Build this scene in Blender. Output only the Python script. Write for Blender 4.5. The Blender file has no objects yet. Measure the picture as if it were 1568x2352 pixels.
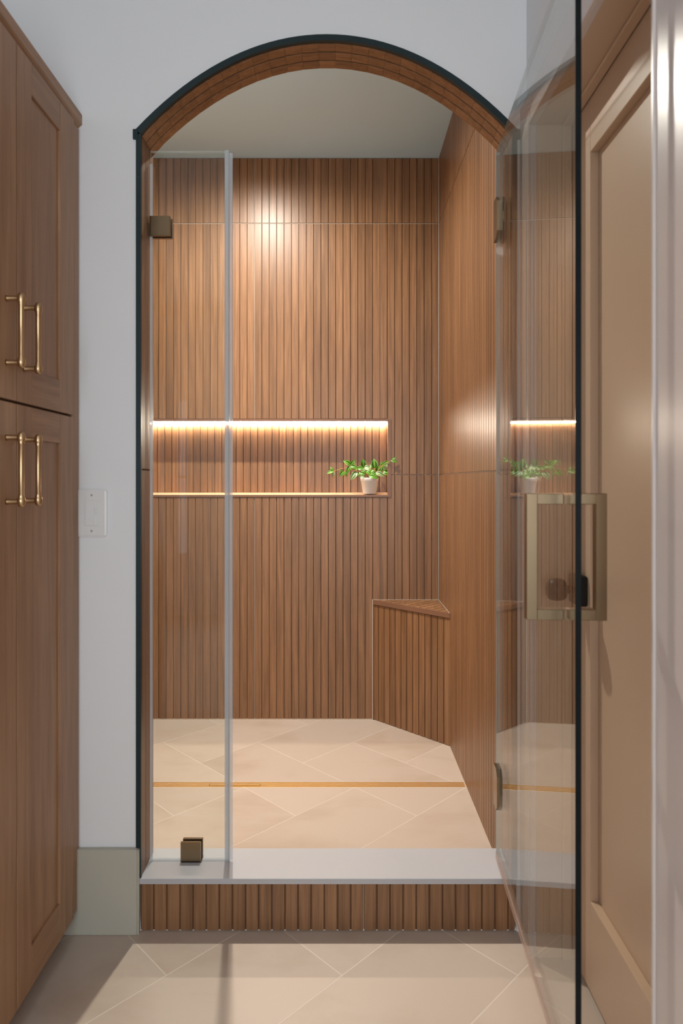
import bpy, math, random
from mathutils import Vector

# ---------------------------------------------------------------- scene, camera, light
sc = bpy.context.scene
COL = sc.collection
rnd = random.Random(7)
PI = math.pi

H = 1.213            # camera height
F_PX = 1490.0        # focal length in pixels of the 1568 px wide frame
cam_d = bpy.data.cameras.new('camera')
cam_d.sensor_fit = 'HORIZONTAL'
cam_d.sensor_width = 24.0
cam_d.lens = 24.0 * F_PX / 1568.0
cam_d.shift_y = -71.0 / 1568.0
cam_d.clip_start = 0.02
cam_d.dof.use_dof = True
cam_d.dof.focus_distance = 2.6
cam_d.dof.aperture_fstop = 4.0
cam = bpy.data.objects.new('camera', cam_d)
cam.location = (0, 0, H)
cam.rotation_euler = (PI / 2, 0, 0)
COL.objects.link(cam)
sc.camera = cam

world = bpy.data.worlds.new('world')
sc.world = world
world.use_nodes = True
world.node_tree.nodes['Background'].inputs[0].default_value = (0.75, 0.87, 1.0, 1)
world.node_tree.nodes['Background'].inputs[1].default_value = 1.0

sc.view_settings.view_transform = 'Standard'
sc.view_settings.look = 'None'
sc.view_settings.gamma = 1.0
sc.view_settings.use_curve_mapping = False
sc.view_settings.exposure = 0.0

WARM = (1.0, 0.94, 0.84)


def add_light(name, kind, loc, rot, energy, color, **kw):
    d = bpy.data.lights.new(name, kind)
    d.energy = energy
    d.color = color
    for k, v in kw.items():
        setattr(d, k, v)
    o = bpy.data.objects.new(name, d)
    o.location = loc
    o.rotation_euler = rot
    COL.objects.link(o)
    return o


# daylight through the room's window, behind the camera
add_light('window_daylight', 'AREA', (-0.05, -2.27, 1.35), (PI / 2, 0, 0), 45, (0.90, 0.96, 1.0),
          shape='RECTANGLE', size=1.0, size_y=1.5)
# recessed lamp in the shower ceiling
LX, LY = -0.41, 2.46
add_light('shower_downlight_lamp', 'SPOT', (LX, LY, 2.735), (0, 0, 0), 116, WARM,
          spot_size=math.radians(172), spot_blend=1.0, shadow_soft_size=0.018)
add_light('shower_downlight_beam', 'SPOT', (LX, LY, 2.735), (0, 0, 0), 140, WARM,
          spot_size=math.radians(84), spot_blend=1.0, shadow_soft_size=0.018)
# unseen fill lamp added to the room ceiling, above and behind the camera
add_light('room_fill_lamp', 'AREA', (-0.25, -0.5, 2.70), (0, 0, 0), 4, (1.0, 0.97, 0.94), shape='DISK', size=0.3)


# ---------------------------------------------------------------- helpers
def lin(c):
    c = c / 255.0
    return c / 12.92 if c <= 0.04045 else ((c + 0.055) / 1.055) ** 2.4


def rgb(r, g, b):
    return (lin(r), lin(g), lin(b), 1.0)


def tag(o, label=None, cat=None, group=None, kind=None):
    if label: o['label'] = label
    if cat: o['category'] = cat
    if group: o['group'] = group
    if kind: o['kind'] = kind
    return o


def empty(name, loc, rz=0.0):
    o = bpy.data.objects.new(name, None)
    o.location = loc
    o.rotation_euler = (0, 0, rz)
    o.empty_display_size = 0.05
    COL.objects.link(o)
    return o


class MB:
    """collects shapes of ONE mesh"""

    def __init__(s):
        s.v = []; s.f = []; s.smooth = []

    def quad(s, *p):
        n = len(s.v); s.v += [tuple(q) for q in p]; s.f.append(tuple(range(n, n + len(p)))); s.smooth.append(False)
        return s

    def hexa(s, p):  # 8 points: bottom 4 (ccw), top 4
        n = len(s.v); s.v += [tuple(q) for q in p]
        for f in ((3, 2, 1, 0), (4, 5, 6, 7), (0, 1, 5, 4), (1, 2, 6, 5), (2, 3, 7, 6), (3, 0, 4, 7)):
            s.f.append(tuple(n + i for i in f)); s.smooth.append(False)
        return s

    def box(s, x0, x1, y0, y1, z0, z1, c=0.0):
        if c <= 0:
            return s.hexa([(x0, y0, z0), (x1, y0, z0), (x1, y1, z0), (x0, y1, z0),
                           (x0, y0, z1), (x1, y0, z1), (x1, y1, z1), (x0, y1, z1)])
        # chamfered box: three nested loops of points per axis, built as a convex hull
        import bmesh
        bm = bmesh.new()
        for sx, X in ((-1, x0), (1, x1)):
            for sy, Y in ((-1, y0), (1, y1)):
                for sz, Z in ((-1, z0), (1, z1)):
                    bm.verts.new((X, Y - sy * c, Z - sz * c))
                    bm.verts.new((X - sx * c, Y, Z - sz * c))
                    bm.verts.new((X - sx * c, Y - sy * c, Z))
        bmesh.ops.convex_hull(bm, input=bm.verts)
        bmesh.ops.dissolve_limit(bm, angle_limit=0.01, verts=bm.verts, edges=bm.edges)
        n = len(s.v)
        bm.verts.index_update()
        s.v += [tuple(v.co) for v in bm.verts]
        for f in bm.faces:
            s.f.append(tuple(n + v.index for v in f.verts)); s.smooth.append(False)
        bm.free()
        return s

    def prism(s, poly, axis, a, b):
        """extrude a 2D polygon (ccw) along axis 'x','y','z' from a to b"""
        def P(q, t):
            return {'x': (t, q[0], q[1]), 'y': (q[0], t, q[1]), 'z': (q[0], q[1], t)}[axis]
        n = len(s.v); k = len(poly)
        s.v += [P(q, a) for q in poly] + [P(q, b) for q in poly]
        s.f.append(tuple(range(n, n + k))[::-1]); s.smooth.append(False)
        s.f.append(tuple(range(n + k, n + 2 * k))); s.smooth.append(False)
        for i in range(k):
            j = (i + 1) % k
            s.f.append((n + i, n + j, n + k + j, n + k + i)); s.smooth.append(False)
        return s

    def lathe(s, prof, origin=(0, 0, 0), axis='z', seg=24):
        """prof: (radius, height) list"""
        n = len(s.v); k = len(prof)
        for i in range(seg):
            a = 2 * PI * i / seg
            for r, h in prof:
                c, d = r * math.cos(a), r * math.sin(a)
                q = {'z': (c, d, h), 'x': (h, c, d), 'y': (d, h, c)}[axis]
                s.v.append((q[0] + origin[0], q[1] + origin[1], q[2] + origin[2]))
        for i in range(seg):
            j = (i + 1) % seg
            for m in range(k - 1):
                s.f.append((n + i * k + m, n + j * k + m, n + j * k + m + 1, n + i * k + m + 1)); s.smooth.append(True)
        return s

    def tube(s, pts, rad, seg=8):
        n = len(s.v)
        pts = [Vector(p) for p in pts]
        rads = rad if isinstance(rad, (list, tuple)) else [rad] * len(pts)
        for i, p in enumerate(pts):
            t = (pts[min(i + 1, len(pts) - 1)] - pts[max(i - 1, 0)]).normalized()
            ref = Vector((0, 0, 1)) if abs(t.z) < 0.9 else Vector((1, 0, 0))
            u = t.cross(ref).normalized(); w = t.cross(u)
            for q in range(seg):
                a = 2 * PI * q / seg
                s.v.append(tuple(p + (u * math.cos(a) + w * math.sin(a)) * rads[i]))
        for i in range(len(pts) - 1):
            for q in range(seg):
                r = (q + 1) % seg
                s.f.append((n + i * seg + q, n + i * seg + r, n + (i + 1) * seg + r, n + (i + 1) * seg + q)); s.smooth.append(True)
        s.f.append(tuple(range(n, n + seg))); s.smooth.append(False)
        m = n + (len(pts) - 1) * seg
        s.f.append(tuple(range(m, m + seg))[::-1]); s.smooth.append(False)
        return s

    def mesh(s, name):
        import bmesh
        me = bpy.data.meshes.new(name)
        me.from_pydata(s.v, [], s.f)
        me.polygons.foreach_set('use_smooth', s.smooth)
        bm = bmesh.new(); bm.from_mesh(me)
        bmesh.ops.recalc_face_normals(bm, faces=bm.faces)
        bm.to_mesh(me); bm.free()
        me.update()
        return me

    def build(s, name, mat, parent=None, loc=(0, 0, 0), rz=0.0):
        return link(name, s.mesh(name), mat, parent, loc, rz)


def link(name, me, mat, parent=None, loc=(0, 0, 0), rz=0.0):
    if not me.materials:
        me.materials.append(mat)
    o = bpy.data.objects.new(name, me)
    o.location = loc
    o.rotation_euler = (0, 0, rz)
    o.parent = parent
    COL.objects.link(o)
    return o


# ---------------------------------------------------------------- materials
def newmat(name):
    m = bpy.data.materials.new(name); m.use_nodes = True
    nt = m.node_tree
    return m, nt, nt.nodes['Principled BSDF']


def N(nt, kind, **kw):
    n = nt.nodes.new(kind)
    for k, v in kw.items():
        setattr(n, k, v)
    return n


def plain(name, col, rough=0.5, metal=0.0, bump=0.0, bscale=60.0, vary=0.0):
    m, nt, p = newmat(name)
    p.inputs['Base Color'].default_value = col
    p.inputs['Roughness'].default_value = rough
    p.inputs['Metallic'].default_value = metal
    tc = N(nt, 'ShaderNodeTexCoord')
    if vary > 0:
        nz = N(nt, 'ShaderNodeTexNoise'); nz.inputs['Scale'].default_value = 5.0; nz.inputs['Detail'].default_value = 4
        nt.links.new(tc.outputs['Object'], nz.inputs['Vector'])
        mx = N(nt, 'ShaderNodeMix', data_type='RGBA')
        mx.inputs[6].default_value = tuple(c * (1 - vary) for c in col[:3]) + (1,)
        mx.inputs[7].default_value = tuple(min(1, c * (1 + vary)) for c in col[:3]) + (1,)
        nt.links.new(nz.outputs['Fac'], mx.inputs[0]); nt.links.new(mx.outputs[2], p.inputs['Base Color'])
    if bump > 0:
        nz = N(nt, 'ShaderNodeTexNoise'); nz.inputs['Scale'].default_value = bscale; nz.inputs['Detail'].default_value = 3
        nt.links.new(tc.outputs['Object'], nz.inputs['Vector'])
        bp = N(nt, 'ShaderNodeBump'); bp.inputs['Strength'].default_value = bump; bp.inputs['Distance'].default_value = 0.002
        nt.links.new(nz.outputs['Fac'], bp.inputs['Height']); nt.links.new(bp.outputs[0], p.inputs['Normal'])
    return m


def wood(name, dark, mid, light, axis='z', rough=0.45, fine=1.0, tone=0.12):
    """grain along one axis of the object, tone and grain offset differing from piece to piece"""
    m, nt, p = newmat(name)
    L = nt.links.new
    tc = N(nt, 'ShaderNodeTexCoord'); oi = N(nt, 'ShaderNodeObjectInfo')
    mul = N(nt, 'ShaderNodeMath', operation='MULTIPLY'); mul.inputs[1].default_value = 37.0
    L(oi.outputs['Random'], mul.inputs[0])
    add = N(nt, 'ShaderNodeVectorMath', operation='ADD')
    L(tc.outputs['Object'], add.inputs[0]); L(mul.outputs[0], add.inputs[1])

    def grain(across, along, detail, dist):
        mp = N(nt, 'ShaderNodeMapping')
        sc3 = [across * fine] * 3
        sc3['xyz'.index(axis)] = along
        mp.inputs['Scale'].default_value = sc3
        L(add.outputs[0], mp.inputs['Vector'])
        nz = N(nt, 'ShaderNodeTexNoise')
        nz.inputs['Scale'].default_value = 1.0; nz.inputs['Detail'].default_value = detail
        nz.inputs['Distortion'].default_value = dist
        L(mp.outputs[0], nz.inputs['Vector'])
        return nz
    g1 = grain(75, 2.2, 3, 0.6)       # broad grain
    g2 = grain(420, 9.0, 2, 0.1)      # pores
    mixf = N(nt, 'ShaderNodeMix', data_type='FLOAT'); mixf.inputs[0].default_value = 0.38
    L(g1.outputs['Fac'], mixf.inputs[2]); L(g2.outputs['Fac'], mixf.inputs[3])
    cr = N(nt, 'ShaderNodeValToRGB')
    e = cr.color_ramp.elements
    e[0].position = 0.34; e[0].color = dark
    e[1].position = 0.68; e[1].color = light
    k = e.new(0.5); k.color = mid
    L(mixf.outputs[0], cr.inputs[0])
    # piece to piece tone
    mr = N(nt, 'ShaderNodeMapRange'); mr.inputs[3].default_value = 1 - tone; mr.inputs[4].default_value = 1 + tone
    L(oi.outputs['Random'], mr.inputs[0])
    hs = N(nt, 'ShaderNodeHueSaturation'); L(mr.outputs[0], hs.inputs['Value']); L(cr.outputs[0], hs.inputs['Color'])
    L(hs.outputs[0], p.inputs['Base Color'])
    p.inputs['Roughness'].default_value = rough
    return m


def stone(name, base, vein, rough=0.35, scale=3.0):
    m, nt, p = newmat(name)
    L = nt.links.new
    tc = N(nt, 'ShaderNodeTexCoord'); oi = N(nt, 'ShaderNodeObjectInfo')
    mul = N(nt, 'ShaderNodeMath', operation='MULTIPLY'); mul.inputs[1].default_value = 23.0
    L(oi.outputs['Random'], mul.inputs[0])
    add = N(nt, 'ShaderNodeVectorMath', operation='ADD'); L(tc.outputs['Object'], add.inputs[0]); L(mul.outputs[0], add.inputs[1])
    mp = N(nt, 'ShaderNodeMapping'); mp.inputs['Rotation'].default_value = (0, 0, math.radians(20)); mp.inputs['Scale'].default_value = (1, 2.2, 1)
    L(add.outputs[0], mp.inputs['Vector'])
    n1 = N(nt, 'ShaderNodeTexNoise'); n1.inputs['Scale'].default_value = scale; n1.inputs['Detail'].default_value = 7
    n1.inputs['Distortion'].default_value = 0.3; n1.inputs['Roughness'].default_value = 0.6
    L(mp.outputs[0], n1.inputs['Vector'])
    cr = N(nt, 'ShaderNodeValToRGB'); e = cr.color_ramp.elements
    e[0].position = 0.25; e[0].color = vein
    e[1].position = 0.50; e[1].color = base
    L(n1.outputs['Fac'], cr.inputs[0])
    mr = N(nt, 'ShaderNodeMapRange'); mr.inputs[3].default_value = 0.97; mr.inputs[4].default_value = 1.03
    L(oi.outputs['Random'], mr.inputs[0])
    hs = N(nt, 'ShaderNodeHueSaturation'); L(mr.outputs[0], hs.inputs['Value']); L(cr.outputs[0], hs.inputs['Color'])
    L(hs.outputs[0], p.inputs['Base Color'])
    p.inputs['Roughness'].default_value = rough
    return m


def glass(name, tint, n=1.52):
    """thin clear pane: straight transmission plus Fresnel reflection at each surface"""
    m = bpy.data.materials.new(name); m.use_nodes = True
    nt = m.node_tree; nt.nodes.clear(); L = nt.links.new
    out = N(nt, 'ShaderNodeOutputMaterial')
    tr = N(nt, 'ShaderNodeBsdfTransparent'); tr.inputs[0].default_value = tint
    gl = N(nt, 'ShaderNodeBsdfGlossy'); gl.inputs['Roughness'].default_value = 0.0
    geo = N(nt, 'ShaderNodeNewGeometry')
    ior = N(nt, 'ShaderNodeMapRange'); ior.inputs[3].default_value = n; ior.inputs[4].default_value = 1 / n
    L(geo.outputs['Backfacing'], ior.inputs[0])
    fr = N(nt, 'ShaderNodeFresnel'); L(ior.outputs[0], fr.inputs['IOR'])
    mx = N(nt, 'ShaderNodeMixShader')
    L(fr.outputs[0], mx.inputs[0]); L(tr.outputs[0], mx.inputs[1]); L(gl.outputs[0], mx.inputs[2])
    L(mx.outputs[0], out.inputs[0])
    return m


def clear_plastic(name, col, alpha, rough=0.15):
    m, nt, p = newmat(name)
    p.inputs['Base Color'].default_value = col
    p.inputs['Roughness'].default_value = rough
    p.inputs['Alpha'].default_value = alpha
    return m


def emitter(name, col, strength):
    m, nt, p = newmat(name)
    p.inputs['Base Color'].default_value = (0.8, 0.8, 0.8, 1)
    p.inputs['Emission Color'].default_value = (*col, 1)
    p.inputs['Emission Strength'].default_value = strength
    return m


W_D, W_M, W_L = rgb(113, 80, 53), rgb(134, 96, 65), rgb(155, 114, 79)
M = {}
M['slat'] = wood('wood_look_tile', W_D, W_M, W_L, 'z', 0.38)
M['slat_arch'] = wood('wood_look_tile_arch', W_D, W_M, W_L, 'x', 0.42)
M['slat_bench'] = wood('wood_look_tile_bench', W_D, W_M, W_L, 'y', 0.42)
M['tile_body'] = wood('wood_look_tile_shaded_groove', rgb(96, 66, 44), rgb(108, 76, 52), rgb(118, 85, 60), 'z', 0.6, tone=0.05)  # same tile as the slats, darkened to put groove shade into the colour
M['niche_trim'] = plain('niche_edge_profile', rgb(128, 92, 70), 0.4)
M['sill'] = plain('led_lit_niche_lining', rgb(196, 160, 126), 0.4, vary=0.04)  # lining painted paler than its tile, the LED's light put into the colour
M['cab'] = wood('cabinet_oak', rgb(140, 104, 75), rgb(155, 118, 87), rgb(169, 131, 98), 'z', 0.42, fine=0.6, tone=0.05)
M['cab_y'] = wood('cabinet_oak_rail', rgb(140, 104, 75), rgb(155, 118, 87), rgb(169, 131, 98), 'y', 0.42, fine=0.6, tone=0.05)
M['wall'] = plain('grey_wall_paint', rgb(230, 231, 233), 0.6, bump=0.04, bscale=220)
M['ceil'] = plain('shower_ceiling_paint', rgb(202, 236, 255), 0.7)
M['roomceil'] = plain('room_ceiling_paint', rgb(225, 225, 225), 0.7)
M['base'] = plain('baseboard_paint', rgb(182, 179, 166), 0.4)
M['taupe'] = plain('taupe_door_paint', rgb(208, 180, 154), 0.32)
M['casing'] = plain('casing_paint', rgb(216, 204, 199), 0.26)
M['floor'] = stone('beige_stone_tile', rgb(191, 175, 161), rgb(178, 158, 141), 0.38, scale=2.2)
M['grout'] = plain('light_grout', rgb(214, 202, 190), 0.8)
M['quartz'] = plain('white_quartz', rgb(180, 180, 184), 0.25, vary=0.02)
M['trim'] = plain('dark_edge_profile', rgb(44, 58, 62), 0.35, 0.6)
M['brass'] = plain('champagne_brass', rgb(198, 168, 130), 0.28, 1.0)
M['bronze'] = plain('satin_bronze', rgb(140, 121, 96), 0.28, 1.0)
M['gold'] = plain('gold_drain', rgb(236, 178, 82), 0.35, 0.9)
M['dark'] = plain('dark_slot', rgb(20, 16, 12), 0.7)
M['black'] = plain('matte_black_metal', rgb(16, 16, 17), 0.4, 0.3)
M['glass'] = glass('clear_glass', (0.965, 0.985, 0.975, 1))
M['glass_door'] = glass('high_ior_door_glass', (0.965, 0.98, 0.97, 1), 2.0)  # index raised above plain glass to strengthen the door's reflection
M['edge_dark'] = plain('dark_green_glass_edge', rgb(3, 12, 15), 0.2)
M['edge_dark'].node_tree.nodes['Principled BSDF'].inputs['Specular IOR Level'].default_value = 0.25
M['edge_light'] = clear_plastic('lit_polished_glass_edge', rgb(214, 232, 236), 0.62, 0.12)  # edge painted pale, light caught from the shower put into the colour
M['edge_clear'] = clear_plastic('clear_glass_edge', rgb(120, 140, 140), 0.15, 0.15)
M['seal'] = clear_plastic('clear_vinyl_seal', rgb(204, 209, 214), 0.38, 0.15)
M['seal_pink'] = clear_plastic('clear_door_sweep', rgb(206, 178, 164), 0.45, 0.2)
M['caulk'] = plain('white_caulk', rgb(196, 180, 164), 0.6)
M['plastic'] = plain('white_plastic', rgb(226, 226, 226), 0.35)
M['ceramic'] = plain('white_ceramic', rgb(228, 222, 214), 0.45, bump=0.1, bscale=90)
M['soil'] = plain('dark_soil', rgb(58, 40, 28), 0.95, bump=0.6, bscale=120)
M['stem'] = plain('plant_stem', rgb(196, 142, 78), 0.6)
M['led'] = emitter('led_glow', (1.0, 0.88, 0.72), 140.0)
M['lampglow'] = emitter('downlight_glow', WARM, 25.0)
M['fillglow'] = emitter('room_fill_glow', (1.0, 0.95, 0.9), 6.0)


def leaf_mat(name, dark, mid, light):
    m, nt, p = newmat(name); L = nt.links.new
    uv = N(nt, 'ShaderNodeUVMap'); sx = N(nt, 'ShaderNodeSeparateXYZ'); L(uv.outputs[0], sx.inputs[0])
    # light stripes running the length of the leaf
    w = N(nt, 'ShaderNodeMath', operation='MULTIPLY'); w.inputs[1].default_value = 4.0 * PI; L(sx.outputs[0], w.inputs[0])
    c = N(nt, 'ShaderNodeMath', operation='COSINE'); L(w.outputs[0], c.inputs[0])
    mr = N(nt, 'ShaderNodeMapRange'); mr.inputs[1].default_value = -1; L(c.outputs[0], mr.inputs[0])
    cr = N(nt, 'ShaderNodeValToRGB'); e = cr.color_ramp.elements
    e[0].position = 0.25; e[0].color = dark
    e[1].position = 0.9; e[1].color = light
    k = e.new(0.62); k.color = mid
    L(mr.outputs[0], cr.inputs[0])
    oi = N(nt, 'ShaderNodeObjectInfo'); v = N(nt, 'ShaderNodeMapRange'); v.inputs[3].default_value = 0.8; v.inputs[4].default_value = 1.2
    L(oi.outputs['Random'], v.inputs[0])
    hs = N(nt, 'ShaderNodeHueSaturation'); L(v.outputs[0], hs.inputs['Value']); L(cr.outputs[0], hs.inputs['Color'])
    L(hs.outputs[0], p.inputs['Base Color'])
    p.inputs['Roughness'].default_value = 0.4
    p.inputs['Subsurface Weight'].default_value = 0.0
    return m


M['leaf'] = leaf_mat('striped_leaf', rgb(40, 92, 14), rgb(88, 150, 28), rgb(136, 186, 60))
M['leaf_pale'] = leaf_mat('pale_leaf', rgb(86, 128, 60), rgb(140, 172, 104), rgb(196, 210, 166))

# ---------------------------------------------------------------- dimensions
YW = 1.747            # face of the wall with the arch
YB = 1.867            # its back
YK = 3.114            # face of the tiled back wall
XR = 0.464            # face of the tiled right shower wall
XL = -1.12            # left shower wall
ZS = 0.072            # shower floor
ZC = 2.76             # shower ceiling
PITCH = 0.0353
ARCX = -0.04          # middle of the arch


def struct(o, label, cat):
    return tag(o, label, cat, kind='structure')


# ---------------------------------------------------------------- slat tiles
_slat_cache = {}


def slat_mesh(length, width=0.0312, mat='slat'):
    key = (round(length, 4), round(width, 4), mat)
    if key not in _slat_cache:
        L2 = length / 2; a = width / 2; b = a + 0.0014; t = 0.0052
        mb = MB()
        mb.hexa([(-b, 0, -L2), (-a, -t, -L2 + 0.001), (a, -t, -L2 + 0.001), (b, 0, -L2),
                 (-b, 0, L2), (-a, -t, L2 - 0.001), (a, -t, L2 - 0.001), (b, 0, L2)])
        me = mb.mesh('slat'); me.materials.append(M[mat])
        _slat_cache[key] = me
    return _slat_cache[key]


def tiled_plane(wall, org, ang, u0, u1, cols, rows, cut=None, body_t=0.004):
    """Tiles of vertical slats on a vertical plane.  org: world point of (u=0,z=0); local x runs along u,
    local -y is the face direction after a turn of ang about z.  cols/rows are the tile joints."""
    ca, sa = math.cos(ang), math.sin(ang)

    def W(u, y, z):
        return (org[0] + ca * u - sa * y, org[1] + sa * u + ca * y, z)
    g = 0.0014
    for r in range(len(rows) - 1):
        z0, z1 = rows[r] + g, rows[r + 1] - g
        for c in range(len(cols) - 1):
            a, b = max(cols[c], u0), min(cols[c + 1], u1)
            if b - a < 0.004:
                continue
            a_, b_ = (a + g if a == cols[c] else a), (b - g if b == cols[c + 1] else b)
            # body pieces left after the cut-out
            rects = [(a_, b_, z0, z1)]
            if cut:
                cu0, cu1, cz0, cz1 = cut
                new = []
                for (p, q, s, t) in rects:
                    if q <= cu0 or p >= cu1 or t <= cz0 or s >= cz1:
                        new.append((p, q, s, t)); continue
                    if p < cu0: new.append((p, cu0, s, t))
                    if q > cu1: new.append((cu1, q, s, t))
                    m0, m1 = max(p, cu0), min(q, cu1)
                    if s < cz0: new.append((m0, m1, s, cz0))
                    if t > cz1: new.append((m0, m1, cz1, t))
                rects = new
            if not rects:
                continue
            mb = MB()
            for (p, q, s, t) in rects:
                P = [W(p, -body_t, s), W(q, -body_t, s), W(q, 0, s), W(p, 0, s), W(p, -body_t, t), W(q, -body_t, t), W(q, 0, t), W(p, 0, t)]
                mb.hexa(P)
            body = mb.build('tile_panel', M['tile_body'], wall)
            k = 0
            while True:
                s0 = cols[c] + k * PITCH
                s1 = s0 + PITCH
                if s0 >= cols[c + 1] - 0.004:
                    break
                k += 1
                e0, e1 = max(s0, u0), min(s1, u1)
                if e1 - e0 < 0.008:
                    continue
                full = (e1 - e0) > PITCH - 1e-5
                mid = (e0 + e1) / 2
                wdt = 0.0312 if full else (e1 - e0) - 0.0042
                spans = [(z0, z1)]
                if cut and mid > cut[0] and mid < cut[1]:
                    spans = []
                    if z0 < cut[2]: spans.append((z0, min(z1, cut[2] - 0.001)))
                    if z1 > cut[3]: spans.append((max(z0, cut[3] + 0.001), z1))
                for s, t in spans:
                    if t - s < 0.01:
                        continue
                    link('slat', slat_mesh(t - s, wdt), M['slat'], body, W(mid, -body_t, (s + t) / 2), ang)


def grout_lines(wall, org, ang, u0, u1, cols, rows, cut=None):
    ca, sa = math.cos(ang), math.sin(ang)

    def strip(p, q, s, t, y0=-0.0072):
        P = [(org[0] + ca * u - sa * y, org[1] + sa * u + ca * y, z) for u, y, z in
             ((p, y0, s), (q, y0, s), (q, 0, s), (p, 0, s), (p, y0, t), (q, y0, t), (q, 0, t), (p, 0, t))]
        MB().hexa(P).build('grout_line', M['caulk'], wall)
    for z in rows[1:-1]:
        if cut and cut[2] < z < cut[3]:
            if u0 < cut[0]: strip(u0, cut[0], z - 0.0009, z + 0.0009)
            strip(cut[1], u1, z - 0.0009, z + 0.0009)
        else:
            strip(u0, u1, z - 0.0009, z + 0.0009)
    for u in cols:
        if u <= u0 + 0.01 or u >= u1 - 0.01: continue
        spans = [(rows[0], rows[-1])]
        if cut and cut[0] < u < cut[1]: spans = [(rows[0], cut[2]), (cut[3], rows[-1])]
        for a, b in spans: strip(u - 0.0007, u + 0.0007, a, b, -0.0060)


ROWS = [ZS, 1.244, 2.446, ZC]

# ---------------------------------------------------------------- setting: floors
def herringbone(origin_u, origin_v, unit, bounds, holes=()):
    """2:1 herringbone turned 45 degrees; returns clipped polygons.  u = x+y, v = y-x."""
    x0, x1, y0, y1 = bounds
    polys = []
    gap = 0.0019

    def clip(poly, f):
        out = []
        for i in range(len(poly)):
            a, b = poly[i], poly[(i + 1) % len(poly)]
            fa, fb = f(a), f(b)
            if fa >= 0: out.append(a)
            if (fa >= 0) != (fb >= 0):
                t = fa / (fa - fb)
                out.append((a[0] + (b[0] - a[0]) * t, a[1] + (b[1] - a[1]) * t))
        return out
    for i in range(-30, 31):
        for j in range(-30, 31):
            k = (i + j) % 4
            if k == 0: r = (i, i + 2, j, j + 1)
            elif k == 2: r = (i, i + 1, j, j + 2)
            else: continue
            ua, ub = origin_u + r[0] * unit + gap, origin_u + r[1] * unit - gap
            va, vb = origin_v + r[2] * unit + gap, origin_v + r[3] * unit - gap
            poly = [((u - v) / 2, (u + v) / 2) for u, v in ((ua, va), (ub, va), (ub, vb), (ua, vb))]
            for f in (lambda p: p[0] - x0, lambda p: x1 - p[0], lambda p: p[1] - y0, lambda p: y1 - p[1]):
                if poly: poly = clip(poly, f)
            if len(poly) < 3: continue
            A = abs(sum(poly[q][0] * poly[(q + 1) % len(poly)][1] - poly[(q + 1) % len(poly)][0] * poly[q][1] for q in range(len(poly)))) / 2
            if A > 2e-4: polys.append(poly)
    return polys


def lay_tiles(parent, polys, z0, z1):
    for poly in polys:
        cx = sum(p[0] for p in poly) / len(poly); cy = sum(p[1] for p in poly) / len(poly)
        mb = MB().prism([(p[0] - cx, p[1] - cy) for p in poly], 'z', z0, z1)
        mb.build('floor_tile', M['floor'], parent, (cx, cy, 0))


fl = MB().box(-1.75, 0.70, -2.3, YW + 0.005, -0.06, -0.0003).build('floor', M['grout'])
struct(fl, 'beige stone floor tiles laid diagonally in front of the shower', 'floor')
lay_tiles(fl, herringbone(1.163, 1.16, 0.431, (-1.30, 0.62, 0.25, YW + 0.004)), -0.0025, 0.0)
sf = MB().box(XL, XR + 0.02, YB - 0.03, YK + 0.12, -0.06, ZS - 0.0003).build('floor_shower', M['grout'])
struct(sf, 'pale beige stone tiles of the shower floor behind the curb', 'floor')
DR0, DR1 = 2.420, 2.460
sp = herringbone(2.055, 3.197, 0.414, (XL, XR, YB - 0.02, DR0 - 0.002)) + herringbone(2.055, 3.197, 0.414, (XL, XR, DR1 + 0.002, YK))
lay_tiles(sf, sp, ZS - 0.0025, ZS)

# ---------------------------------------------------------------- setting: shower walls
NX0, NX1, NZ0, NZ1 = -1.02, 0.236, 1.137, 1.510     # outside of niche trim
wb = MB()
wb.box(XL, NX0, YK, YK + 0.12, ZS - .05, ZC).box(NX1, XR + 0.02, YK, YK + 0.12, ZS - .05, ZC)
wb.box(NX0, NX1, YK, YK + 0.12, ZS - .05, NZ0).box(NX0, NX1, YK, YK + 0.12, NZ1, ZC)
wb.box(NX0, NX1, YK + 0.105, YK + 0.12, NZ0, NZ1)
wall_back = wb.build('wall_back', M['grout'])
struct(wall_back, 'back wall of the shower clad in vertical wood-look slats', 'wall')
cols = [-1.616, -1.016, -0.416, 0.184, 0.784]
tiled_plane(wall_back, (0, YK, 0), 0.0, XL, XR - 0.002, cols, ROWS, cut=(NX0, NX1, NZ0, NZ1))
grout_lines(wall_back, (0, YK, 0), 0.0, XL, XR - 0.002, cols, ROWS, cut=(NX0, NX1, NZ0, NZ1))
# niche lining with slats, sloped sill, side and head
NB = YK + 0.094
nl = MB().box(NX0, NX1, NB, NB + 0.011, NZ0, NZ1).build('niche_back_panel', M['tile_body'], wall_back)
k = 0
while NX0 + (k + 1) * PITCH < NX1 + 0.02:
    a = NX0 + k * PITCH + 0.006; b = min(a + PITCH, NX1)
    if b - a > 0.012:
        link('slat', slat_mesh(NZ1 - NZ0 - 0.02, 0.0312 if b - a > PITCH - 1e-4 else b - a - 0.005), M['slat'], nl, ((a + b) / 2, NB, (NZ0 + NZ1) / 2 + 0.002))
    k += 1
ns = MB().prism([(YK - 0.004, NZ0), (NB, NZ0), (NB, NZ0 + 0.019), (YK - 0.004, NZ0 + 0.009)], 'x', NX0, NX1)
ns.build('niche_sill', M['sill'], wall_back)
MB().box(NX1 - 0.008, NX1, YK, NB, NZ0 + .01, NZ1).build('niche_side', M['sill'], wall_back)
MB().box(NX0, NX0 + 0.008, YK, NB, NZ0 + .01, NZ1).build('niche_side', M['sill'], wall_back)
MB().box(NX0, NX1, YK, NB, NZ1 - 0.008, NZ1).build('niche_head', M['slat_arch'], wall_back)
t = 0.010
yf = YK - 0.0125
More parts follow.
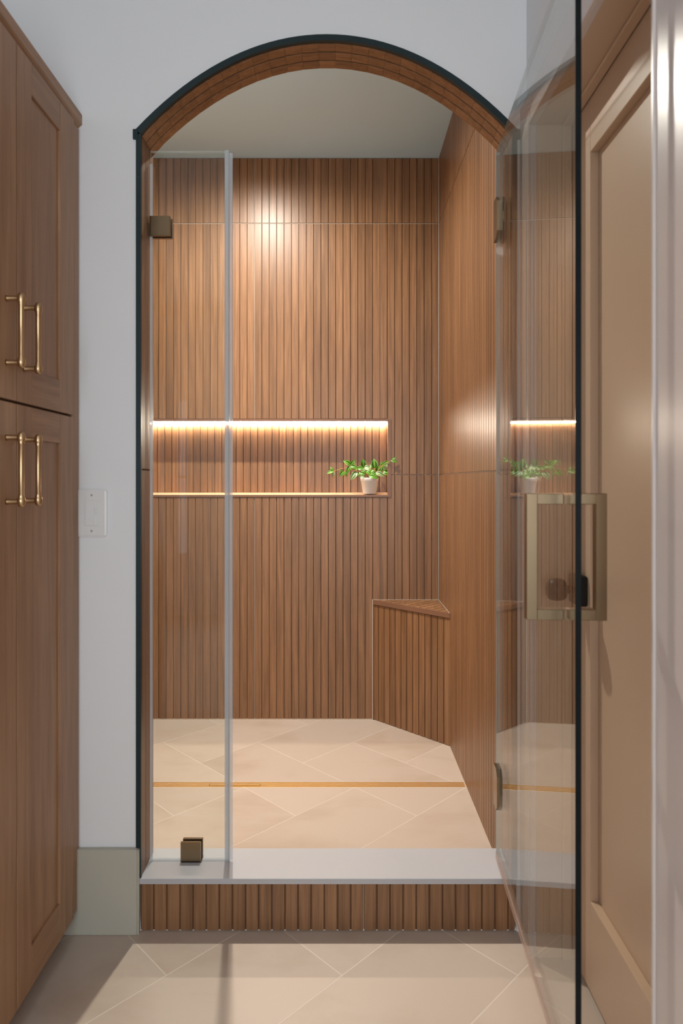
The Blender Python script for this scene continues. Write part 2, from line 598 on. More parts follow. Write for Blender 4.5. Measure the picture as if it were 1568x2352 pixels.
MB().prism([(NX0, NZ0), (NX1, NZ0), (NX1 - t, NZ0 + t), (NX0 + t, NZ0 + t)], 'y', yf, YK + 0.004).build('niche_trim', M['niche_trim'], wall_back)
MB().prism([(NX0 + t, NZ1 - t), (NX1 - t, NZ1 - t), (NX1, NZ1), (NX0, NZ1)], 'y', yf, YK + 0.004).build('niche_trim', M['niche_trim'], wall_back)
MB().prism([(NX1 - t, NZ0 + t), (NX1, NZ0), (NX1, NZ1), (NX1 - t, NZ1 - t)], 'y', yf, YK + 0.004).build('niche_trim', M['niche_trim'], wall_back)
MB().prism([(NX0, NZ0), (NX0 + t, NZ0 + t), (NX0 + t, NZ1 - t), (NX0, NZ1)], 'y', yf, YK + 0.004).build('niche_trim', M['niche_trim'], wall_back)

wall_r = MB().box(XR + 0.0105, XR + 0.10, YW + 0.012, YK + 0.12, ZS - 0.05, ZC).build('wall_shower_right', M['grout'])
struct(wall_r, 'right wall of the shower clad in vertical wood-look slats', 'wall')
tiled_plane(wall_r, (XR + 0.0105, 0, 0), -PI / 2, -(YK - 0.001), -(YB + 0.004), [-3.112, -2.512, -1.912, -1.8], ROWS)
grout_lines(wall_r, (XR + 0.0105, 0, 0), -PI / 2, -(YK - 0.001), -(YB + 0.004), [-3.112, -2.512, -1.912, -1.8], ROWS)
MB().box(XR - 0.0015, XR + 0.001, YK - 0.0115, YK - 0.0095, ZS, ZC).build('corner_caulk', M['caulk'], wall_r)
MB().box(XL, 0.148, YK - 0.0125, YK - 0.004, ZS, ZS + 0.003).build('floor_caulk', M['caulk'], wall_back)
MB().box(XR - 0.002, XR + 0.004, YB + 0.02, 2.785, ZS, ZS + 0.003).build('floor_caulk', M['caulk'], wall_r)
wall_sl = MB().box(XL - 0.1, XL, YB, YK + 0.12, ZS - .05, ZC).build('wall_shower_left', M['slat'])
struct(wall_sl, 'left wall of the shower in plain wood-look tile', 'wall')
ceil_s = MB().box(XL - .1, XR + 0.1, YB, YK + 0.12, ZC, ZC + 0.05).build('ceiling_shower', M['ceil'])
struct(ceil_s, 'plain grey ceiling above the shower', 'ceiling')

# ---------------------------------------------------------------- setting: wall with the arch
OX0, OX1 = -0.551, 0.471          # opening in the wall (outside of the dark trim)
ZTOP = 2.76


def arch_z(x):
    d = x - ARCX
    return 2.4094 - 0.9127 * d * d - 0.2483 * d ** 4


NSEG = 44
XS = [OX0 + (OX1 - OX0) * i / NSEG for i in range(NSEG + 1)]
wf = MB()
wf.box(-1.75, OX0, YW, YB, -0.05, ZTOP)
wf.box(OX1, 0.70, YW, YB, -0.05, ZTOP)
for i in range(NSEG):
    a, b = XS[i], XS[i + 1]
    za, zb = arch_z(a), arch_z(b)
    wf.quad((a, YW, za), (b, YW, zb), (b, YW, ZTOP), (a, YW, ZTOP))
    wf.quad((b, YB, zb), (a, YB, za), (a, YB, ZTOP), (b, YB, ZTOP))
    wf.quad((a, YB, za), (b, YB, zb), (b, YW, zb), (a, YW, za))
wall_front = MB.build(wf, 'wall_front', M['wall'])
struct(wall_front, 'light grey painted wall with the arched shower opening', 'wall')

# opening outline, from the curb up the left side, over the arch, down the right side
ZCURB = 0.146
dense = [(OX0, ZCURB)] + [(OX0, arch_z(OX0))]
M_ARC = 240
arc = [(OX0 + (OX1 - OX0) * i / M_ARC, arch_z(OX0 + (OX1 - OX0) * i / M_ARC)) for i in range(M_ARC + 1)]


def inward(pts, d):
    """offset an arc polyline to the inside of the opening"""
    out = []
    for i, p in enumerate(pts):
        a = pts[max(i - 1, 0)]; b = pts[min(i + 1, len(pts) - 1)]
        tx, tz = b[0] - a[0], b[1] - a[1]; l = math.hypot(tx, tz)
        out.append((p[0] + tz / l * d, p[1] - tx / l * d))
    return out


def ring_mesh(outer, inner, y0, y1):
    mb = MB()
    for i in range(len(outer) - 1):
        o0, o1, i0, i1 = outer[i], outer[i + 1], inner[i], inner[i + 1]
        mb.quad((i0[0], y0, i0[1]), (i1[0], y0, i1[1]), (o1[0], y0, o1[1]), (o0[0], y0, o0[1]))
        mb.quad((i0[0], y1, i0[1]), (i1[0], y1, i1[1]), (o1[0], y1, o1[1]), (o0[0], y1, o0[1]))
        mb.quad((i0[0], y0, i0[1]), (i1[0], y0, i1[1]), (i1[0], y1, i1[1]), (i0[0], y1, i0[1]))
        mb.quad((o0[0], y0, o0[1]), (o1[0], y0, o1[1]), (o1[0], y1, o1[1]), (o0[0], y1, o0[1]))
    for e in (0, -1):
        o, n = outer[e], inner[e]
        mb.quad((n[0], y0, n[1]), (o[0], y0, o[1]), (o[0], y1, o[1]), (n[0], y1, n[1]))
    return mb


def clip_in(pts, x0, x1):
    return [(min(max(p[0], x0), x1), p[1]) for p in pts]


a40 = arc[::6]
TR = 0.0125
xin0, xin1 = OX0 + TR, OX1 - TR
out_arc = inward(a40, -0.004)
in_arc = clip_in(inward(a40, TR), xin0, xin1)
tr = ring_mesh(out_arc, in_arc, YW - 0.005, YW + 0.006)
trim1 = tr.build('trim_1', M['trim'])
struct(trim1, 'dark teal metal edge strip around the arched opening', 'trim')
MB().box(OX0 - 0.001, xin0, YW - 0.005, YW + 0.006, ZCURB, in_arc[0][1]).build('jamb_strip', M['trim'], trim1)
MB().box(xin1, OX1 + 0.001, YW - 0.005, YW + 0.006, ZCURB, in_arc[-1][1]).build('jamb_strip', M['trim'], trim1)
MB().box(OX0 - 0.009, OX0 + 0.004, YW - 0.006, YW + 0.004, arch_z(OX0) - 0.022, arch_z(OX0) + 0.004).build('trim_end', M['trim'], trim1)
MB().box(OX1 - 0.004, OX1 + 0.009, YW - 0.006, YW + 0.004, arch_z(OX0) - 0.022, arch_z(OX0) + 0.004).build('trim_end', M['trim'], trim1)

# arch soffit: bed and three rows of short slat pieces
BED = 0.006
bed_arc = clip_in(inward(a40, BED), OX0 + BED, OX1 - BED)
bed = ring_mesh(a40, bed_arc, YW + 0.006, YB).build('arch_lining', M['tile_body'], wall_front)
soff = clip_in(inward(arc, BED), OX0 + BED, OX1 - BED)
# cut the soffit line into equal pieces
acc = [0.0]
for i in range(1, len(soff)):
    acc.append(acc[-1] + math.hypot(soff[i][0] - soff[i - 1][0], soff[i][1] - soff[i - 1][1]))


def at_len(pts, s):
    for i in range(1, len(acc)):
        if acc[i] >= s:
            t = (s - acc[i - 1]) / max(acc[i] - acc[i - 1], 1e-9)
            a, b = pts[i - 1], pts[i]
            return (a[0] + (b[0] - a[0]) * t, a[1] + (b[1] - a[1]) * t)
    return pts[-1]


soff2 = clip_in(inward(arc, BED + 0.0065), xin0, xin1)
NP = 25
step = acc[-1] / NP
SROW = [YW + 0.0085 + k * 0.0365 for k in range(3)]
for k, y0 in enumerate(SROW):
    for i in range(NP):
        s0, s1 = i * step + 0.0003, (i + 1) * step - 0.0003
        b0, b1, f0, f1 = at_len(soff, s0), at_len(soff, s1), at_len(soff2, s0), at_len(soff2, s1)
        cx, cz = (b0[0] + b1[0]) / 2, (b0[1] + b1[1]) / 2
        ya, yb = y0, y0 + 0.0330
        q = 0.0013
        mb = MB().hexa([(f0[0] - cx, ya + q, f0[1] - cz), (f1[0] - cx, ya + q, f1[1] - cz), (f1[0] - cx, yb - q, f1[1] - cz), (f0[0] - cx, yb - q, f0[1] - cz),
                        (b0[0] - cx, ya, b0[1] - cz), (b1[0] - cx, ya, b1[1] - cz), (b1[0] - cx, yb, b1[1] - cz), (b0[0] - cx, yb, b0[1] - cz)])
        mb.build('soffit_piece', M['slat_arch'], bed, (cx, 0, cz))

# jamb linings with slats
for side in (0, 1):
    zt = arch_z(OX0) - 0.006
    if side == 0:
        body = MB().box(OX0, OX0 + BED, YW + 0.006, YB, ZCURB, zt).build('jamb_lining', M['tile_body'], wall_front)
    else:
        body = MB().box(OX1 - BED, OX1, YW + 0.006, YB, ZCURB, zt).build('jamb_lining', M['tile_body'], wall_front)
    for k, y0 in enumerate(SROW):
        for z0, z1 in ((ZCURB + 0.001, 1.2425), (1.2455, zt)):
            x = OX0 + BED if side == 0 else OX1 - BED
            link('slat', slat_mesh(z1 - z0, 0.0312), M['slat'], body, (x, y0 + 0.0168, (z0 + z1) / 2), PI / 2 if side == 0 else -PI / 2)

# curb: body with slat tiles on the front, stone slab on top
curb = empty('shower_curb', (-0.04, YW, 0))
tag(curb, 'low shower curb faced in dark wood-look slats under a white stone slab', 'curb')
cx0, cx1 = OX0 + 0.009, OX1 - 0.003
cb = MB().box(cx0 + .04, cx1 + .04, 0.0085, 0.125, 0.0, 0.130).build('body', M['grout'], curb)
joint = (835 - 784) / 853.0
for side in (0, 1):
    a, b = (cx0, joint - 0.001) if side == 0 else (joint + 0.001, cx1)
    tb = MB().box(a + .04, b + .04, 0.0048, 0.0085, 0.002, 0.130).build('tile_panel', M['tile_body'], curb)
    k = 0
    while True:
        if side == 0:
            e1 = joint - k * PITCH; e0 = max(e1 - PITCH, a)
        else:
            e0 = joint + k * PITCH; e1 = min(e0 + PITCH, b)
        k += 1
        if e1 - e0 < 0.008:
            break
        wd = 0.0305 if e1 - e0 > PITCH - 1e-4 else e1 - e0 - 0.004
        link('slat', slat_mesh(0.127, wd), M['slat'], tb, ((e0 + e1) / 2 + 0.04, 0.0048, 0.0660))
MB().box(cx0 + .04 - 0.001, cx1 + .04 + 0.002, -0.006, 0.139, 0.1305, ZCURB, c=0.001).build('slab', M['quartz'], curb)

# ---------------------------------------------------------------- setting: rest of the room
XRW = 0.498
wr = MB()
D0, D1, DZ = 1.000, 1.652, 2.120       # doorway in the right wall
wr.box(XRW, 0.70, -2.3, D0, -0.05, ZTOP).box(XRW, 0.70, D1, YW, -0.05, ZTOP).box(XRW, 0.70, D0, D1, DZ, ZTOP)
wall_right = wr.build('wall_right', M['wall'])
struct(wall_right, 'right wall of the room around the taupe door', 'wall')
wl = MB().box(-1.75, -1.60, -2.3, YW, -0.05, ZTOP).build('wall_left', M['wall'])
struct(wl, 'left wall of the room behind the cabinet', 'wall')
wbk = MB()
wbk.box(-1.75, -1.50, -2.35, -2.2, -0.05, ZTOP).box(-1.38, -0.55, -2.35, -2.2, -0.05, ZTOP).box(0.45, 0.70, -2.35, -2.2, -0.05, ZTOP)
wbk.box(-0.55, 0.45, -2.35, -2.2, -0.05, 0.6).box(-0.55, 0.45, -2.35, -2.2, 2.1, ZTOP)
wbk.box(-1.50, -1.38, -2.35, -2.2, -0.05, 0.55).box(-1.50, -1.38, -2.35, -2.2, 1.95, ZTOP)
wbk = wbk.build('wall_rear', M['wall'])
struct(wbk, 'wall behind the camera with two windows', 'wall')
wn = MB()
for x in (-0.55, -0.07, 0.40):
    wn.box(x, x + 0.05, -2.25, -2.2, 0.6, 2.1)
for z in (0.6, 1.33, 2.05):
    wn.box(-0.55, 0.45, -2.25, -2.2, z, z + 0.05)
wn = wn.build('window_1', M['plastic'])
struct(wn, 'wide white framed window behind the camera', 'window')
w2 = MB().box(-1.50, -1.485, -2.25, -2.2, 0.55, 1.95).box(-1.395, -1.38, -2.25, -2.2, 0.55, 1.95).box(-1.485, -1.395, -2.25, -2.2, 1.24, 1.26).build('window_2', M['plastic'])
struct(w2, 'narrow white framed window behind the camera', 'window')
rc = MB().box(-1.75, 0.70, -2.35, YW, ZTOP, ZTOP + 0.05).build('ceiling', M['roomceil'])
struct(rc, 'white room ceiling above the camera', 'ceiling')

# doorway: jamb lining, stop, casing, door
jm = MB()
jm.box(XRW - 0.002, 0.70, D1 - 0.001, D1 + 0.012, 0, DZ).box(XRW - 0.002, 0.70, D0 - 0.012, D0 + 0.001, 0, DZ)
jm.box(XRW - 0.002, 0.70, D0, D1, DZ - 0.001, DZ + 0.012)
j = jm.build('trim_2', M['taupe'])
for bx in ((0.560, 0.583, D1 - 0.011, D1 - 0.001, 0, DZ - 0.001), (0.560, 0.583, D0 + 0.001, D0 + 0.011, 0, DZ - 0.001), (0.560, 0.583, D0 + 0.011, D1 - 0.011, DZ - 0.009, DZ - 0.001)):
    MB().box(*bx, c=0.002).build('door_stop', M['taupe'], j)
struct(j, 'taupe jamb lining of the doorway on the right', 'trim')
CW = 0.094
cs = []
for (a, b, c_, d_) in ((D1, D1 + CW, 0.0, DZ + CW), (D0 - CW, D0, 0.0, DZ + CW), (D0, D1, DZ, DZ + CW)):
    cs.append((a, b, c_, d_))
cas = empty('trim_3', (XRW, 1.3, 0))
struct(cas, 'pale pinkish flat casing around the doorway on the right', 'trim')
for n_, (a, b, z0, z1) in enumerate(cs):
    mb = MB().box(-0.018, 0.0, a - 1.3, b - 1.3, z0, z1, c=0.0025)
    o = mb.build('casing_leg' if n_ < 2 else 'casing_head', M['casing'], cas)
    # raised inner bead
    if n_ == 0: MB().box(-0.022, -0.017, a - 1.3 + 0.001, a - 1.3 + 0.010, z0, DZ + .01, c=0.002).build('casing_bead', M['casing'], o)
    elif n_ == 1: MB().box(-0.022, -0.017, b - 1.3 - 0.010, b - 1.3 - 0.001, z0, DZ + .01, c=0.002).build('casing_bead', M['casing'], o)
    else: MB().box(-0.022, -0.017, a - 1.3, b - 1.3, z0 + 0.001, z0 + 0.010, c=0.002).build('casing_bead', M['casing'], o)

XD = 0.585
door = MB().box(XD + 0.020, XD + 0.035, D0 + 0.003, D1 - 0.003, 0.012, DZ - 0.006).build('door_1', M['taupe'])
struct(door, 'taupe single-panel door in the right wall', 'door')
PZ0, PZ1, PY0, PY1 = 0.224, 1.987, D0 + 0.12, 1.526
MB().box(XD, XD + 0.0201, PY1, D1 - 0.003, 0.012, DZ - 0.006, c=0.0012).build('stile', M['taupe'], door)
MB().box(XD, XD + 0.0201, D0 + 0.003, PY0, 0.012, DZ - 0.006, c=0.0012).build('stile', M['taupe'], door)
MB().box(XD, XD + 0.0201, PY0, PY1, PZ1, DZ - 0.006, c=0.0012).build('rail', M['taupe'], door)
MB().box(XD, XD + 0.0201, PY0, PY1, 0.012, PZ0, c=0.0012).build('rail', M['taupe'], door)
KZ, KY = 0.950, 1.574
rose = MB().box(XD - 0.022, XD - 0.0002, KY - 0.034, KY + 0.034, KZ - 0.036, KZ + 0.036, c=0.003).build('door_knob', M['black'], door)
MB().lathe([(0.0, XD - 0.084), (0.019, XD - 0.084), (0.0245, XD - 0.080), (0.0275, XD - 0.066), (0.0270, XD - 0.054), (0.0235, XD - 0.045), (0.016, XD - 0.042),
            (0.010, XD - 0.040), (0.010, XD - 0.021), (0.0, XD - 0.021)], (0, KY, KZ), 'x', 28).build('knob', M['black'], rose)

# baseboard left of the curb
bb = MB().box(-0.84, -0.546, YW - 0.016, YW, 0.0, 0.228, c=0.002).build('baseboard_left', M['base'])
struct(bb, 'tall greige baseboard between the cabinet and the shower curb', 'baseboard')
MB().box(-0.5455, -0.5415, YW - 0.013, YW, 0.0, 0.226).build('end_bead', M['base'], bb)

# ---------------------------------------------------------------- drain, bench, niche lamp
dr = empty('linear_drain', (0, (DR0 + DR1) / 2, ZS))
tag(dr, 'long gold linear drain set across the shower floor', 'drain')
MB().box(XL, XR - 0.001, -0.020, 0.020, -0.004, -0.0022).build('channel', M['dark'], dr)
for k in range(4):
    y = -0.0198 + k * 0.0103
    MB().box(XL, XR - 0.001, y, y + 0.0072, -0.0022, 0.0006, c=0.0006).build('bar', M['gold'], dr)
# lift-out hair catcher outline
mb = MB()
mb.box(-0.495, -0.305, -0.0135, -0.0125, 0.0002, 0.0009).box(-0.495, -0.305, 0.0045, 0.0055, 0.0002, 0.0009)
mb.box(-0.4955, -0.4945, -0.0135, 0.0055, 0.0002, 0.0009).box(-0.3055, -0.3045, -0.0135, 0.0055, 0.0002, 0.0009)
mb.build('lift_out_cover', M['dark'], dr)

# corner bench
BA = Vector((0.148, YK - 0.0110, 0)); BB = Vector((XR, 2.785, 0)); BC = Vector((XR, YK - 0.0110, 0))
BZ = 0.645
bench = empty('corner_bench', (0.36, 3.02, ZS))
tag(bench, 'triangular corner bench clad in wood-look slats at the back right of the shower', 'bench')
BO = Vector((0.36, 3.02, ZS))


def bl(p, z): return (p.x - BO.x, p.y - BO.y, z - BO.z)


dirf = (BB - BA).normalized()
nrm = Vector((dirf.y, -dirf.x, 0))          # towards the camera
if nrm.y > 0: nrm = -nrm
A2 = BA - nrm * 0.0105; B2 = BB - nrm * 0.0105
tri = [A2, B2, BC]
body = MB().prism([bl(p, 0)[:2] for p in tri], 'z', 0.0, BZ - 0.022 - ZS).build('body', M['tile_body'], bench)
flen = (BB - BA).length
npc = 13
ang = math.atan2(nrm.x, -nrm.y)
for k in range(npc):
    s = (k + 0.5) * flen / npc
    p = A2 + dirf * s
    L_ = BZ - 0.024 - ZS
    link('slat', slat_mesh(L_, flen / npc - 0.0050), M['slat'], bench, bl(p, ZS + 0.001 + L_ / 2), ang)
# seat: slab with slats running across, and front edge strip
seat = MB().prism([bl(p, 0)[:2] for p in (A2, B2, BC)], 'z', BZ - 0.022 - ZS, BZ - 0.005 - ZS).build('seat', M['tile_body'], bench)


def clip_poly(poly, f):
    out = []
    for i in range(len(poly)):
        a, b = poly[i], poly[(i + 1) % len(poly)]
        fa, fb = f(a), f(b)
        if fa >= 0: out.append(a)
        if (fa >= 0) != (fb >= 0): out.append(a + (b - a) * (fa / (fa - fb)))
    return out


inn = -nrm
E0 = BA + inn * 0.006
for k in range(npc):
    s0, s1 = k * flen / npc + 0.0018, (k + 1) * flen / npc - 0.0018
    poly = [BA + inn * 0.006, BB + inn * 0.006, BC]
    poly = clip_poly(poly, lambda p: (p - BA).dot(dirf) - s0)
    if poly: poly = clip_poly(poly, lambda p: s1 - (p - BA).dot(dirf))
    if poly: poly = clip_poly(poly, lambda p: XR - 0.004 - p.x)
    if poly: poly = clip_poly(poly, lambda p: BC.y - 0.004 - p.y)
    if len(poly) < 3: continue
    c = sum(poly, Vector()) / len(poly)
    o = MB().prism([(p.x - c.x, p.y - c.y) for p in poly], 'z', 0, 0.005).build('seat_slat', M['slat_bench'], seat, bl(c, BZ - 0.005))
e = 0.006
P = [BA, BB, BB + inn * (e + 0.002), BA + inn * (e + 0.002)]
MB().prism([bl(p, 0)[:2] for p in P], 'z', BZ - 0.021 - ZS, BZ - ZS + 0.0005).build('edge_strip', M['niche_trim'], bench)
MB().box(BA.x - BO.x - 0.0015, BA.x - BO.x + 0.0020, BA.y - BO.y - 0.005, BA.y - BO.y + 0.0, 0.0, BZ - ZS + 0.002).build('caulk_bead', M['caulk'], bench)
MB().box(BA.x - BO.x, XR - BO.x, BC.y - BO.y - 0.002, BC.y - BO.y, BZ - ZS, BZ - ZS + 0.002).build('caulk_bead', M['caulk'], bench)
MB().box(XR - BO.x - 0.002, XR - BO.x, BB.y - BO.y, BC.y - BO.y, BZ - ZS, BZ - ZS + 0.002).build('caulk_bead', M['caulk'], bench)

# LED strip under the niche head, at its back
led = empty('niche_light_strip', (-0.39, NB - 0.014, NZ1 - 0.008))
tag(led, 'glowing warm LED strip along the top of the shower niche', 'light')
MB().box(-0.62, 0.616, -0.006, 0.006, -0.0012, -0.0002).build('channel', M['plastic'], led)
MB().box(-0.618, 0.6145, -0.005, 0.005, -0.0085, -0.0013).build('diffuser', M['led'], led)

# recessed downlight in the shower, and the added fill light of the room
def downlight(x, y, z, glow, label):
    r = empty('recessed_downlight', (x, y, z))
    tag(r, label, 'light')
    MB().lathe([(0.046, -0.002), (0.062, -0.004), (0.066, -0.0005), (0.046, -0.0002), (0.046, -0.002)], seg=32).build('trim_ring', M['plastic'], r)
    MB().lathe([(0.0, -0.0012), (0.0455, -0.0012), (0.0455, -0.0002), (0.0, -0.0002)], seg=32).build('lens', glow, r)
    return r


downlight(LX, LY, ZC, M['lampglow'], 'round recessed downlight in the shower ceiling')
downlight(-0.25, -0.5, ZTOP, M['fillglow'], 'round unseen fill light added to the room ceiling behind the camera')

# ---------------------------------------------------------------- cabinet
XF = -0.718            # carcass face
cab = empty('linen_cabinet', (-1.0, 1.40, 0))
tag(cab, 'tall brown oak linen cabinet with four shaker doors on the left', 'cabinet')
CO = Vector((-1.0, 1.40, 0))


def cbox(x0, x1, y0, y1, z0, z1, c=0.0):
    return MB().box(x0 - CO.x, x1 - CO.x, y0 - CO.y, y1 - CO.y, z0, z1, c)


CY0, CY1 = 1.06, 1.744
cbox(-1.30, XF, CY0, CY1, 0.066, 2.160).build('carcass', M['cab'], cab)
cbox(-1.28, XF - 0.07, CY0 + 0.01, CY1 - 0.01, 0.0, 0.066).build('toe_kick', M['cab_y'], cab)
cbox(XF, XF + 0.012, 1.6955, CY1, 0.068, 2.158, c=0.001).build('filler_strip', M['cab'], cab)
MB().prism([(-1.30 - CO.x, 2.160), (XF - CO.x + 0.006, 2.160), (XF - CO.x + 0.020, 2.172), (XF - CO.x + 0.020, 2.198), (-1.30 - CO.x, 2.198)], 'y', CY0 - CO.y, 1.7465 - CO.y).build('crown', M['cab_y'], cab)
XDO = -0.698           # door face


def bar_pull(parent, y, zc, half=0.078):
    x = XDO + 0.031
    h = MB()
    rp = [(0.0, -half), (0.0042, -half), (0.0066, -half + 0.003), (0.0086, -half + 0.011), (0.0081, -half + 0.017), (0.0062, -half + 0.021), (0.0068, -half + 0.0225), (0.0055, -half + 0.025)]
    prof = rp + [(r, -z) for r, z in rp[::-1]]
    h.lathe([(r, z + zc) for r, z in prof], (x - CO.x, y - CO.y, 0), 'z', 18)
    for s in (-1, 1):
        z = zc + s * (half - 0.011)
        h.lathe([(0.0, XDO - CO.x + 0.0003), (0.0068, XDO - CO.x + 0.0003), (0.0058, XDO - CO.x + 0.003), (0.0056, x - CO.x)], (0, y - CO.y, z), 'x', 14)
    h.build('handle', M['brass'], parent)


def cab_door(y0, y1, z0, z1, hy, hz, st=0.066, rt=0.072, rb=0.078):
    d = cbox(XF + 0.002, XDO - 0.0055, y0 + st - 0.004, y1 - st - 0.012, z0 + rb - 0.004, z1 - rt + 0.004).build('door', M['cab'], cab)
    cbox(XF + 0.001, XDO, y0, y0 + st, z0, z1, c=0.0012).build('stile', M['cab'], d)
    cbox(XF + 0.001, XDO, y1 - st - 0.018, y1, z0, z1, c=0.0012).build('stile', M['cab'], d)
    cbox(XF + 0.001, XDO, y0 + st + 0.0002, y1 - st - 0.0182, z1 - rt, z1, c=0.0012).build('rail', M['cab_y'], d)
    cbox(XF + 0.001, XDO, y0 + st + 0.0002, y1 - st - 0.0182, z0, z0 + rb, c=0.0012).build('rail', M['cab_y'], d)
    bar_pull(d, hy, hz)
    return d


cab_door(1.3975, 1.6935, 1.385, 2.156, 1.428, 1.527)
cab_door(1.3975, 1.6935, 0.072, 1.379, 1.428, 1.237, rb=0.092)
cab_door(1.0990, 1.3945, 1.385, 2.156, 1.352, 1.527)
cab_door(1.0990, 1.3945, 0.072, 1.379, 1.352, 1.237, rb=0.092)

# ---------------------------------------------------------------- light switch
sw = empty('dimmer_switch', (-0.670, YW, 1.127))
tag(sw, 'white rocker dimmer switch plate on the wall beside the cabinet', 'switch')
MB().box(-0.040, 0.040, -0.0070, 0.0, -0.064, 0.064, c=0.0055).build('plate', M['plastic'], sw)
MB().box(-0.0175, 0.0175, -0.0080, -0.0069, -0.034, 0.034, c=0.0004).build('insert', M['plastic'], sw)
rk = MB().prism([(-0.0118, -0.031), (-0.0080, -0.031), (-0.0080, 0.032), (-0.0092, 0.032)], 'x', -0.0150, 0.0075).build('rocker', M['plastic'], sw)
MB().box(0.0100, 0.0150, -0.0115, -0.0079, -0.002, 0.015, c=0.0008).build('slider', M['plastic'], sw)
for s in (-1, 1):
    MB().lathe([(0.0, -0.0078), (0.0026, -0.0078), (0.0032, -0.0069), (0.0, -0.0069)], (0, 0, 0.048 * s), 'y', 12).build('screw', M['base'], sw)

# ---------------------------------------------------------------- fixed glass panel
GY = 1.827
fp = empty('fixed_glass_panel', (-0.43, GY, ZCURB))
tag(fp, 'narrow clear fixed glass panel standing on the left of the curb', 'glass panel')
gx0, gx1 = -0.5365 + 0.43, -0.318 + 0.43
gz0, gz1 = 0.003, 2.139 - ZCURB
MB().box(gx0, gx1, -0.005, 0.005, gz0, gz1).build('pane', M['glass'], fp)
MB().box(gx1, gx1 + 0.0008, -0.005, 0.005, gz0, gz1).build('polished_edge', M['edge_light'], fp)
MB().box(gx0, gx1, -0.005, 0.005, gz1, gz1 + 0.0008).build('polished_edge', M['edge_light'], fp)
us = MB().box(gx1 - 0.0100, gx1 + 0.0022, -0.0066, -0.0053, gz0, gz1 + 0.003).box(gx1 - 0.0100, gx1 + 0.0022, 0.0053, 0.0066, gz0, gz1 + 0.003)
us.box(gx1 + 0.0009, gx1 + 0.0022, -0.0053, 0.0053, gz0, gz1 + 0.003).build('edge_channel', M['seal'], fp)
MB().box(gx1 + 0.0030, gx1 + 0.0130, -0.0085, -0.0066, gz0, gz1 - 0.006).box(gx1 + 0.0023, gx1 + 0.0035, -0.0085, 0.0045, gz0, gz1 - 0.006).build('seal_fin', M['seal'], fp)
MB().box(gx0 - 0.0012, gx0 + 0.0068, -0.0068, -0.0052, 0.001, gz1 - 0.035).build('silicone_bead', M['seal'], fp)
MB().box(gx0, gx1, -0.0062, 0.0062, 0.0002, 0.003).build('silicone_bead', M['seal'], fp)


def clamp(cxl, czl, wall):
    c = MB()
    s = 0.028
    root = MB().box(cxl - s, cxl + s, -0.0135, -0.0052, czl - s, czl + s, c=0.0006).build('clamp', M['bronze'], fp)
    MB().box(cxl - s + 0.002, cxl + s + 0.002, 0.0052, 0.0135, czl - s, czl + s, c=0.0006).build('back_plate', M['bronze'], root)
    if wall:
        MB().box(cxl - s - 0.0014, cxl - s + 0.003, -0.0135, 0.0135, czl - s, czl + s, c=0.001).build('foot', M['bronze'], root)
    else:
        MB().box(cxl - s, cxl + s + 0.002, -0.0135, 0.0190, 0.0002, 0.0045, c=0.001).build('foot', M['bronze'], root)
    return root


clamp(gx0 + 0.029, 1.927 - ZCURB, True)
clamp((440 - 784) / 815.5 + 0.43, 0.0285, False)

# ---------------------------------------------------------------- hinged glass door, swung open
DPHI = math.radians(3.4)
HX = 0.4405
# local frame: x runs from the hinge to the free edge, y is the face away from the room's left
dv = Vector((-math.sin(DPHI), -math.cos(DPHI), 0))
gd = empty('glass_shower_door', (HX, GY, ZCURB))
gd.rotation_euler = (0, 0, math.atan2(dv.y, dv.x))
tag(gd, 'tall frameless glass shower door swung open towards the viewer', 'glass door')
DW, dz0, dz1 = 0.741, 0.012, 2.139 - ZCURB
MB().box(0.0, DW, -0.005, 0.005, dz0, dz1).build('pane', M['glass_door'], gd)
MB().box(DW, DW + 0.0008, -0.005, 0.005, dz0, dz1).build('free_edge', M['edge_dark'], gd)
MB().box(0.0, DW, -0.005, 0.005, dz1, dz1 + 0.0008).build('top_edge', M['edge_clear'], gd)
MB().box(-0.0009, -0.0001, -0.005, 0.005, dz0, dz1).build('hinge_edge', M['edge_light'], gd)
sweep = MB().box(0.0, DW, -0.0064, -0.0052, dz0 - 0.008, dz0 + 0.012).box(0.0, DW, 0.0052, 0.0064, dz0 - 0.008, dz0 + 0.012).box(0.0, DW, -0.0052, 0.0052, dz0 - 0.003, dz0 - 0.0008)
sweep.build('bottom_sweep', M['seal_pink'], gd)
for zc in (1.940 - ZCURB, 0.362 - ZCURB):
    pts = [(0.0005, -0.057), (0.038, -0.057), (0.054, -0.041), (0.054, 0.041), (0.038, 0.057), (0.0005, 0.057)]
    pl = [(x, z + zc) for x, z in pts]
    hg = MB().prism(pl, 'y', -0.0125, -0.0052).build('hinge', M['bronze'], gd)
    MB().prism(pl, 'y', 0.0052, 0.0125).build('inner_plate', M['bronze'], hg)
    MB().lathe([(0.0, zc - 0.034), (0.0075, zc - 0.034), (0.0075, zc + 0.034), (0.0, zc + 0.034)], (-0.008, 0.0, 0), 'z', 14).build('knuckle', M['bronze'], hg)
    MB().box(-0.030, 0.018, 0.0145, 0.0180, zc - 0.050, zc + 0.050, c=0.0008).build('wall_plate', M['bronze'], hg)
